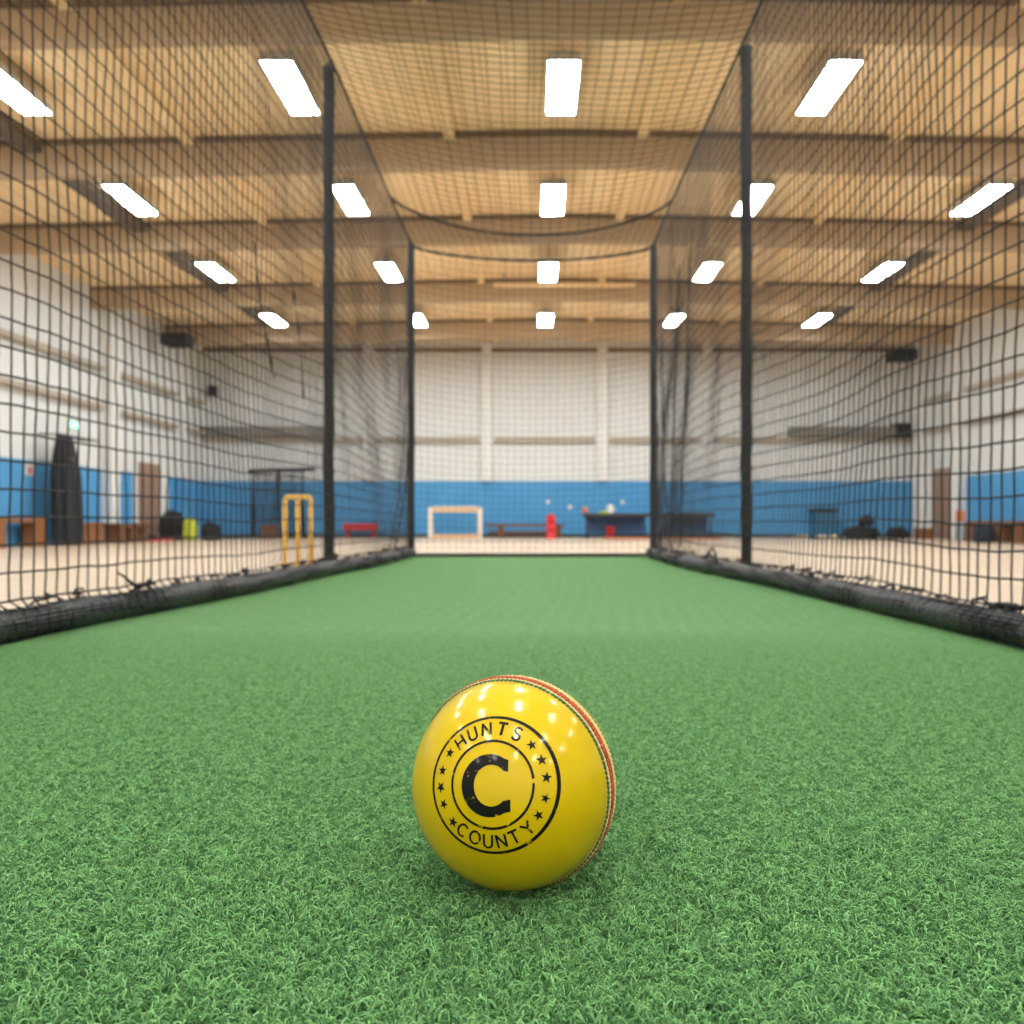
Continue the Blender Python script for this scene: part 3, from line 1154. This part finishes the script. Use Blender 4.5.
P = np.zeros((34, 45, 3))
for i in range(34):
    s = i / 33
    x, zt = roof_pt(s, 10.0)
    for j in range(45):
        q = j / 44
        z = zt + (.03 - zt) * q
        P[i, j] = (x + .015 * n3(s * 6, q * 5, 50), 10.0 + .04 * math.sin(PI * q) * n3(s * 4, q * 3, 51), z - .05 * math.sin(PI * q) * math.sin(PI * s))
bn = net_obj('back_netting', P, .0019)
tag(bn, 'black mesh net closing the far end of the cage, between the corner posts', 'net', 'black square-mesh nets of the cage')
MB().tube([(roof_pt(s, 10.0)[0], 10.0, roof_pt(s, 10.0)[1]) for s in np.linspace(0, 1, 40)], [.016 + .003 * math.sin(k * 2.2) for k in range(40)], 8).build('edge_rope', M['rope'], bn, True)

# ------------------------------------------------------------------ yellow stumps outside the net, left
D = 8.3
t = thing('cricket_stumps', 'yellow plastic set of three cricket stumps standing behind the left side net', 'stumps', (px(298, D), D, ZF))
hs = pz(497, D) - ZF
sx = 14.0 / F * D * .93
for k in (-1, 0, 1):
    MB().tube([(k * sx, 0, .02), (k * sx, 0, hs * .5), (k * sx, 0, hs - .035)], [.026, .024, .023], 14).build('stump', M['yellow'], t, True)
ptsb = [(-sx, 0, hs - .04)] + [(-sx + .035 - .035 * math.cos(a), 0, hs - .035 + .035 * math.sin(a)) for a in np.linspace(.3, PI / 2, 5)]
ptsb += [(sx - .035 + .035 * math.sin(a), 0, hs - .035 + .035 * math.cos(a)) for a in np.linspace(0, PI / 2 - .3, 5)] + [(sx, 0, hs - .04)]
MB().tube(ptsb, .023, 12).build('bail', M['yellow'], t, True)
MB().box(-sx - .06, sx + .06, -.06, .06, 0, .025, .008).build('base', M['yellow'], t)

# ------------------------------------------------------------------ back wall furniture
D = 21.4
gx0, gx1, gz = px(430.5, D), px(480, D), pz(507.5, D)
t = thing('small_goal', 'small white and pale wood goal frame against the blue back wall', 'goal', ((gx0 + gx1) / 2, D, ZF))
hw = (gx1 - gx0) / 2
for k in (-1, 1):
    MB().box(k * hw - .06, k * hw + .06, -.06, .06, 0, gz - ZF, .01).build('upright', M['goalwhite'], t)
    MB().tube([(k * hw, .05, gz - ZF - .05), (k * hw, .7, .04)], .02).build('brace', M['goalwhite'], t, True)
cb = MB().box(-hw + .06, hw - .06, -.06, .06, gz - ZF - .13, gz - ZF, .01).build('crossbar', M['palewood'], t)
MB().box(-hw + .06, hw - .06, -.062, .062, gz - ZF, gz - ZF + .03).build('edge_strip', M['goalwhite'], cb)
MB().box(-hw + .06, hw - .06, -.06, .06, 0, .11, .01).build('ground_bar', M['palewood'], t)


def bench(name, label, x0, x1, y0, y1, z, m, legs, th=.05, legw=.08, group=None, stretcher=True):
    cx_, cy_ = (x0 + x1) / 2, (y0 + y1) / 2
    t = thing(name, label, 'bench', (cx_, cy_, ZF), group)
    h = z - ZF
    MB().box(x0 - cx_, x1 - cx_, y0 - cy_, y1 - cy_, h - th, h, .008).build('seat', m, t)
    lx = (x1 - x0) >= (y1 - y0)
    for f_ in legs:
        if lx:
            c = x0 - cx_ + (x1 - x0) * f_
            MB().box(c - legw / 2, c + legw / 2, y0 - cy_ + .03, y1 - cy_ - .03, 0, h - th, .004).build('leg', m, t)
        else:
            c = y0 - cy_ + (y1 - y0) * f_
            MB().box(x0 - cx_ + .03, x1 - cx_ - .03, c - legw / 2, c + legw / 2, 0, h - th, .004).build('leg', m, t)
    if stretcher:
        if lx:
            MB().box(x0 - cx_ + .1, x1 - cx_ - .1, -.02, .02, .10, .18).build('stretcher', m, t)
        else:
            MB().box(-.02, .02, y0 - cy_ + .1, y1 - cy_ - .1, .10, .18).build('stretcher', m, t)
    return t


D = 21.8
bench('gym_bench', 'long low brown bench along the back wall, right of the small goal', px(484.5, D), px(565, D), D, D + .32, pz(524, D), M['darkwood'], (.2, .92), .07, .16)
bench('padded_bench', 'low red padded bench at the back wall, left of the far left post', px(343, D), px(376, D), D, D + .4, pz(523.5, D), M['red'], (.12, .88), .19, .07, stretcher=False)

D = 21.2
t = thing('red_bollard', 'small red bollard with a round head in front of the brown bench', 'bollard', (px(551, D), D, ZF))
MB().lathe([(.155, 0), (.155, .05), (.12, .08), (.11, .2)], 24).build('base', M['redbright'], t, True)
MB().lathe([(.11, .2), (.145, .22), (.145, .29), (.10, .31), (.095, .40)], 24).build('body', M['redbright'], t, True)
MB().lathe([(.095, .40), (.125, .43), (.135, .50), (.12, .57), (.07, .63), (.01, .65)], 24).build('head', M['redbright'], t, True)


def table(label, x0, x1, D, ztop, m, panel, group):
    cx_ = (x0 + x1) / 2
    t = thing('folding_table', label, 'table', (cx_, D, ZF), group)
    h = ztop - ZF
    w = (x1 - x0) / 2
    MB().box(-w, w, -.35, .35, h - .09, h, .01).build('tabletop', m, t)
    for sx_ in (-1, 1):
        for sy_ in (-1, 1):
            MB().tube([(sx_ * (w - .1), sy_ * .28, 0), (sx_ * (w - .12), sy_ * .28, h - .09)], .022, 8).build('leg', M['steel'], t, True)
    MB().box(-w + .08, w - .08, .24, .27, .12, h - .09).build('modesty_panel', panel, t)
    return t


D = 21.4
table('long dark table at the back wall, right of the red bollard, with a white jug', px(583, D), px(648, D), D, pz(513.5, D), M['tabletop'], M['tablepanel'], None)
table('dark brown table standing just right of the far right corner post', px(660, D), px(712, D), D, pz(513.5, D), mat('table_brown', srgb(72, 52, 42), 0.55, var=0.1), M['tablepanel'], None)
zt = pz(513.5, D)
t = thing('jug', 'white jug standing on the long dark table', 'jug', (px(609.5, D), D - .1, zt))
MB().lathe([(.07, 0), (.085, .02), (.092, .10), (.07, .17), (.06, .2), (.065, .23), (.03, .235)], 20).build('body', M['jug'], t, True)
MB().tube([(.07, 0, .19), (.13, 0, .17), (.14, 0, .1), (.085, 0, .06)], .012).build('handle', M['jug'], t, True)
t = thing('orange_ball', 'orange ball at the left end of the long dark table', 'ball', (px(581.5 + 3.2, D), D - .2, zt))
MB().blob((0, 0, 0), .085, .085, .085, 2, 0.0, False, sq=1.0).build('body', M['orange'], t, True).location = (0, 0, .085)
t = thing('cloth_bundle', 'small yellow cloth left of the white jug on the dark table', 'cloth', (px(602, D), D - .2, zt))
MB().blob((0, 0, 0), .10, .08, .03, 4, .3).build('body', M['lime'], t, True)
t = thing('bucket', 'red bucket on the floor under the long dark table', 'bucket', (px(610, D), D - .12, ZF))
MB().lathe([(.10, 0), (.125, .30), (.135, .31), (.135, .33), (.115, .33), (.09, .03)], 20).build('body', M['red'], t, True)
MB().tube([(.13 * math.cos(a), -.05, .32 + .1 * math.sin(a)) for a in np.linspace(0, PI, 10)], .006).build('handle', M['steel'], t, True)
o = MB().box(px(601, D), px(655, D), D - 1.0, D - .42, ZF, ZF + .035, .008).build('floor_mat', M['orange'])
tag(o, 'flat orange mat on the floor in front of the long dark table', 'mat', 'orange floor mats')
o = MB().box(px(660, D), px(713, D), D - 1.0, D - .42, ZF, ZF + .035, .008).build('floor_mat', M['orange'])
tag(o, 'flat orange mat on the floor in front of the dark brown table', 'mat', 'orange floor mats')
for x_, lab in ((548, 'small white wall socket above the red bollard'), (622.5, 'small white wall socket above the long dark table'), (570, 'small white wall socket left of the long dark table')):
    t = thing('wall_socket', lab, 'socket', (px(x_, YB), YB - .001, pz(502 if x_ != 570 else 507, YB)), 'white sockets on the blue wall')
    MB().box(-.05, .05, -.03, 0, -.05, .05, .006).build('plate', M['jug'], t)
    MB().box(-.03, .03, -.036, -.03, -.03, .03).build('cover', M['paper'], t)

# cabinet, cloth lumps and black bags to the right
D = 22.0
x0, x1 = px(815, D), px(837, D)
t = thing('low_cabinet', 'blue-green low cabinet with a dark green top against the back wall', 'cabinet', ((x0 + x1) / 2, D + .2, ZF))
w = (x1 - x0) / 2
zt = pz(508, D) - ZF
MB().box(-w + .02, w - .02, -.2, .2, 0, zt - .12, .006).build('body', M['teal'], t)
MB().box(-w - .05, w, -.23, .22, zt - .12, zt, .01).build('top', M['darkgreen'], t)
for k in (-1, 1):
    dr = MB().box(k * w / 2 - w / 2 + .03, k * w / 2 + w / 2 - .03, -.215, -.2, .06, zt - .16, .004).build('door', M['teal'], t)
    MB().tube([(k * .05, -.225, zt * .5), (k * .05, -.225, zt * .62)], .008).build('handle', M['steel'], dr, True)
D = 21.2
for x_, rx_, s_, lab in ((802, .17, 1, 'crumpled cream cloth left of the cabinet front'), (822, .12, 2, 'crumpled cream cloth in front of the cabinet'), (834, .10, 3, 'small cream cloth between the cabinet and the black bags')):
    o = MB().blob((0, 0, 0), rx_, .12, .045, s_, .35).build('cloth_bundle', M['cloth'], None, True, (px(x_, D), D, ZF))
    tag(o, lab, 'cloth', 'cream cloths on the floor')


def bag(label, x, y, rx_, ry_, rz_, m, seed, strap=True, group=None, z=ZF, name='sports_bag'):
    t = thing(name, label, 'bag', (x, y, z), group)
    MB().blob((0, 0, 0), rx_, ry_, rz_, seed, .22).build('body', m, t, True)
    if strap:
        MB().tube([(rx_ * .6 * math.cos(a), -ry_ * .55, rz_ * 1.6 + rz_ * .55 * math.sin(a)) for a in np.linspace(0, PI, 14)], .014, 6).build('handle', m, t, True)
        MB().tube([(-rx_ * .8, -ry_ * .3, rz_ * 1.35), (-rx_ * .3, -ry_ * .2, rz_ * 1.75), (rx_ * .3, -ry_ * .2, rz_ * 1.78), (rx_ * .8, -ry_ * .3, rz_ * 1.35)], .010, 6).build('zip', M['steel'], t, True)
    return t


D = 21.0
bag('long black holdall slumped at the back wall near the right corner', px(862, D), D, .44, .28, .165, M['bag'], 5, False, 'black bags near the right corner')
bag('black bag lying at the right end of the black heap, by the corner column', px(895.5, D), D - .1, .27, .24, .14, M['bag'], 6, True, 'black bags near the right corner')
bag('small black bag perched on top of the black holdall', px(866, D), D - .02, .20, .15, .12, M['bag'], 7, True, 'black bags near the right corner', z=ZF + .340)

# left back corner: bags, lime bag, red mat
D = 19.3
bag('tall black kit bag beside the left door', px(173, D), D, .30, .26, .34, M['bag'], 9, True, 'bags heaped near the left door')
bag('lime yellow bag between two black bags near the left door', px(195, D), D - .25, .16, .16, .255, M['lime'], 10, True, 'bags heaped near the left door')
bag('low black bag right of the lime yellow bag', px(211, D), D, .22, .2, .20, M['bag'], 11, True, 'bags heaped near the left door')
bag('flat black bag lying in front of the white column by the left door', px(162, D), D - .75, .20, .18, .08, M['bag'], 12, False, 'bags heaped near the left door')
o = MB().box(-9.0, -8.55, 17.9, 19.0, ZF, ZF + .05, .01).build('floor_mat', M['red'])
tag(o, 'flat red mat on the floor in front of the left door', 'mat')

# charcoal netting screen on a frame and box behind the stumps
D = 21.6
x0, x1 = px(253, D), px(306, D)
zt = pz(471, D) - ZF
t = thing('net_screen', 'dark framed practice screen at the back wall behind the yellow stumps', 'screen', ((x0 + x1) / 2, D, ZF))
w = (x1 - x0) / 2
for f_ in (-1, -.05, .9):
    MB().tube([(f_ * w, 0, 0), (f_ * w, 0, zt)], .032, 10).build('upright', M['curtain'], t, True)
MB().tube([(-w - .1, 0, zt), (w + .25, 0, zt + .05)], .05, 10).build('crossbar', M['curtain'], t, True)
MB().box(-w - .3, w + .1, -.3, .3, 0, .05, .01).build('base', M['curtain'], t)
P = np.zeros((19, 20, 3))
for i in range(19):
    for j in range(20):
        P[i, j] = (-w + 2 * w * .95 * i / 18, .01 * n3(i * .5, j * .5, 60), .08 + (zt - .1) * j / 19)
net_obj('net_panel', P, .008, t, False)
D = 21.7
t = thing('storage_box', 'brown box on the floor behind the yellow stumps', 'box', (px(279, D), D - .75, ZF))
MB().box(-.18, .18, -.16, .16, 0, .32, .01).build('body', M['darkwood'], t)
MB().box(-.19, .19, -.17, .17, .32, .37, .01).build('lid', M['darkwood'], t)

# left wall: benches, curtain, signs
bench('wooden_bench', 'orange wooden bench with panel legs against the left wall, beside the dark curtain', -9.2, -8.93, 12.6, 14.62, .50, M['wood'], (.05, .40, .94), .08, .34, 'wooden benches along the left wall', False)
bench('wooden_bench', 'orange-brown short bench right of the dark curtain on the left wall', -9.15, -8.85, 15.72, 16.45, .42, M['wood'], (.12, .5, .88), .08, .26, 'wooden benches along the left wall', False)
bench('wooden_bench', 'dark brown short bench before the white column on the left wall', -8.98, -8.58, 16.6, 17.9, .40, M['darkwood'], (.15, .5, .85), .09, .3, 'wooden benches along the left wall', False)
t = thing('gathered_curtain', 'tall charcoal curtain gathered in folds against the left wall', 'curtain', (-8.86, 15.2, ZF))
V, Fs = [], []
nz_, na = 24, 72
for j in range(nz_ + 1):
    q = j / nz_
    z = .03 + q * 2.02
    k = np.interp(q, [0, .3, .62, .8, 1], [1.0, .98, .93, .78, .5])
    for i in range(na):
        a = 2 * PI * i / na
        fold = 1 + .13 * math.sin(a * 9 + q * 1.5) + .06 * math.sin(a * 17 + 1)
        V.append((.16 * k * fold * math.cos(a), (.40 * k * fold) * math.sin(a) - .10 * q, z))
for j in range(nz_):
    for i in range(na):
        i2 = (i + 1) % na
        Fs.append((j * na + i, j * na + i2, (j + 1) * na + i2, (j + 1) * na + i))
Fs += [tuple(range(na))[::-1], tuple(nz_ * na + i for i in range(na))]
MB().add(V, Fs).build('drape', M['curtain'], t, True)
MB().tube([(0, -.3, 2.08), (0, 1.1, 2.08)], .025, 8).build('rail', M['steel'], t, True)
for y in (-.2, 1.0):
    MB().tube([(0, y, 2.08), (-.43, y, 2.10)], .016, 8).build('bracket', M['steel'], t, True)
MB().lathe([(.155, -.03), (.16, 0), (.155, .03)], 24, (0, -.08, 1.62)).build('tie', M['steel'], t, True)
t = thing('exit_sign', 'small glowing green exit sign on the left wall above the dark curtain', 'sign', (XL + .001, 16.1, 2.38))
MB().box(0, .05, -.15, .15, -.075, .075, .006).build('case', M['housing'], t)
MB().box(.05, .056, -.13, .13, -.055, .055).build('lit_panel', M['exit'], t)
t = thing('notice', 'small pale notice with red print on the blue left wall', 'notice', (XL + .002, 14.75, 1.40))
MB().box(0, .008, -.14, .14, -.11, .11).build('sheet', M['paper'], t)
MB().box(.008, .0095, -.06, .06, -.08, .05).build('print', M['paperred'], t)

# right wall: benches, orange chair, bag
bench('wooden_bench', 'brown wooden bench with panel legs along the right wall', 9.9, 10.32, 15.6, 18.35, .46, M['darkwood'], (.06, .3, .55, .8, .97), .09, .34, None, False)
bag('navy blue bag standing at the end of the right wall bench', 9.62, 17.1, .20, .2, .19, M['bagblue'], 14, True)
t = thing('chair', 'small orange-backed chair between the right door and the white column', 'chair', (10.02, 19.15, ZF))
MB().box(-.2, .2, -.2, .2, .36, .40, .01).build('seat', M['wood'], t)
MB().box(.17, .2, -.2, .2, .45, .72, .01).build('backrest', M['orange'], t)
for sx_ in (-1, 1):
    for sy_ in (-1, 1):
        MB().tube([(sx_ * .18, sy_ * .17, 0), (sx_ * .18, sy_ * .17, .37 if sx_ < 0 else .5)], .014, 8).build('leg', M['steel'], t, True)
t = thing('storage_box', 'brown wooden box at the foot of the right door', 'box', (10.18, 20.95, ZF))
MB().box(-.16, .16, -.18, .18, 0, .24, .01).build('body', M['wood'], t)
MB().box(-.17, .17, -.19, .19, .24, .28, .01).build('lid', M['wood'], t)

# ducts, speaker and heaters high on the walls
t = thing('wall_duct', 'grey horizontal duct on the back wall left of the near left post', 'duct', (px(265, 22.2), 22.3, 2.80))
MB().box(-1.85, 1.85, -.12, .2, .0, .28, .03).build('casing', M['duct'], t)
for x_ in (-1.2, 0, 1.2):
    MB().box(x_ - .03, x_ + .03, -.13, .2, -.01, .29).build('joint_band', M['duct'], t)
t = thing('wall_duct', 'grey horizontal duct on the back wall right of the near right post', 'duct', (px(850, 22.2), 22.3, 2.80))
MB().box(-1.65, 1.65, -.12, .2, .0, .28, .03).build('casing', M['duct'], t)
MB().box(1.25, 1.65, -.2, .2, -.03, .36, .02).build('end_box', M['curtain'], t)
t = thing('wall_speaker', 'small black loudspeaker high on the back wall near the left corner', 'loudspeaker', (px(213, 22.3), 22.28, pz(391, 22.3)))
MB().box(-.11, .11, -.1, .1, -.14, .14, .015).build('cabinet', M['black'], t)
MB().lathe([(.075, 0), (.08, .008), (.05, .004), (.02, -.01)], 20).build('cone', M['steel'], t, True).location = (0, -.1, -.02)
t.children[-1].rotation_euler = (PI / 2, 0, 0)
MB().tube([(0, .1, 0), (0, .22, 0)], .02).build('bracket', M['steel'], t)
for x_, y_, lab in ((-8.65, 19.4, 'dark heater unit under the roof at the left wall corner'), (9.75, 21.2, 'dark heater unit under the roof at the right wall corner')):
    t = thing('heater_unit', lab, 'heater', (x_, y_, 4.83), 'dark heater units under the roof')
    MB().box(-.32, .32, -.25, .25, -.14, .14, .02).build('casing', M['curtain'], t)
    mb = MB()
    for k in range(5):
        mb.box(-.28, .28, -.27, -.25, -.11 + k * .05, -.09 + k * .05)
    mb.build('grille', M['steel'], t)
    for sx_ in (-.25, .25):
        MB().tube([(sx_, 0, .13), (sx_, 0, ceil_z(x_) - 4.83)], .012).build('hanger', M['steel'], t)
t = thing('ceiling_pipe', 'pale pipe running across under the roof beyond the far net', 'pipe', (px(562, 16.4), 16.4, pz(285, 16.4)))
MB().tube([(-1.4, 0, 0), (1.5, 0, 0)], .05, 12).build('tube', M['purlin'], t, True)
for x_ in (-1.2, 1.3):
    MB().tube([(x_, 0, .04), (x_, 0, ceil_z(.5) - pz(285, 16.4))], .01).build('hanger', M['steel'], t)

# ------------------------------------------------------------------ world and view
w = bpy.data.worlds.new('world')
SC.world = w
w.use_nodes = True
w.node_tree.nodes['Background'].inputs['Color'].default_value = (0.02, 0.02, 0.02, 1)
SC.view_settings.view_transform = 'Standard'
SC.view_settings.look = 'None'
SC.view_settings.gamma = 1
SC.view_settings.exposure = 0.84
SC.cycles.max_bounces = 10
SC.cycles.diffuse_bounces = 6
SC.cycles.use_denoising = True
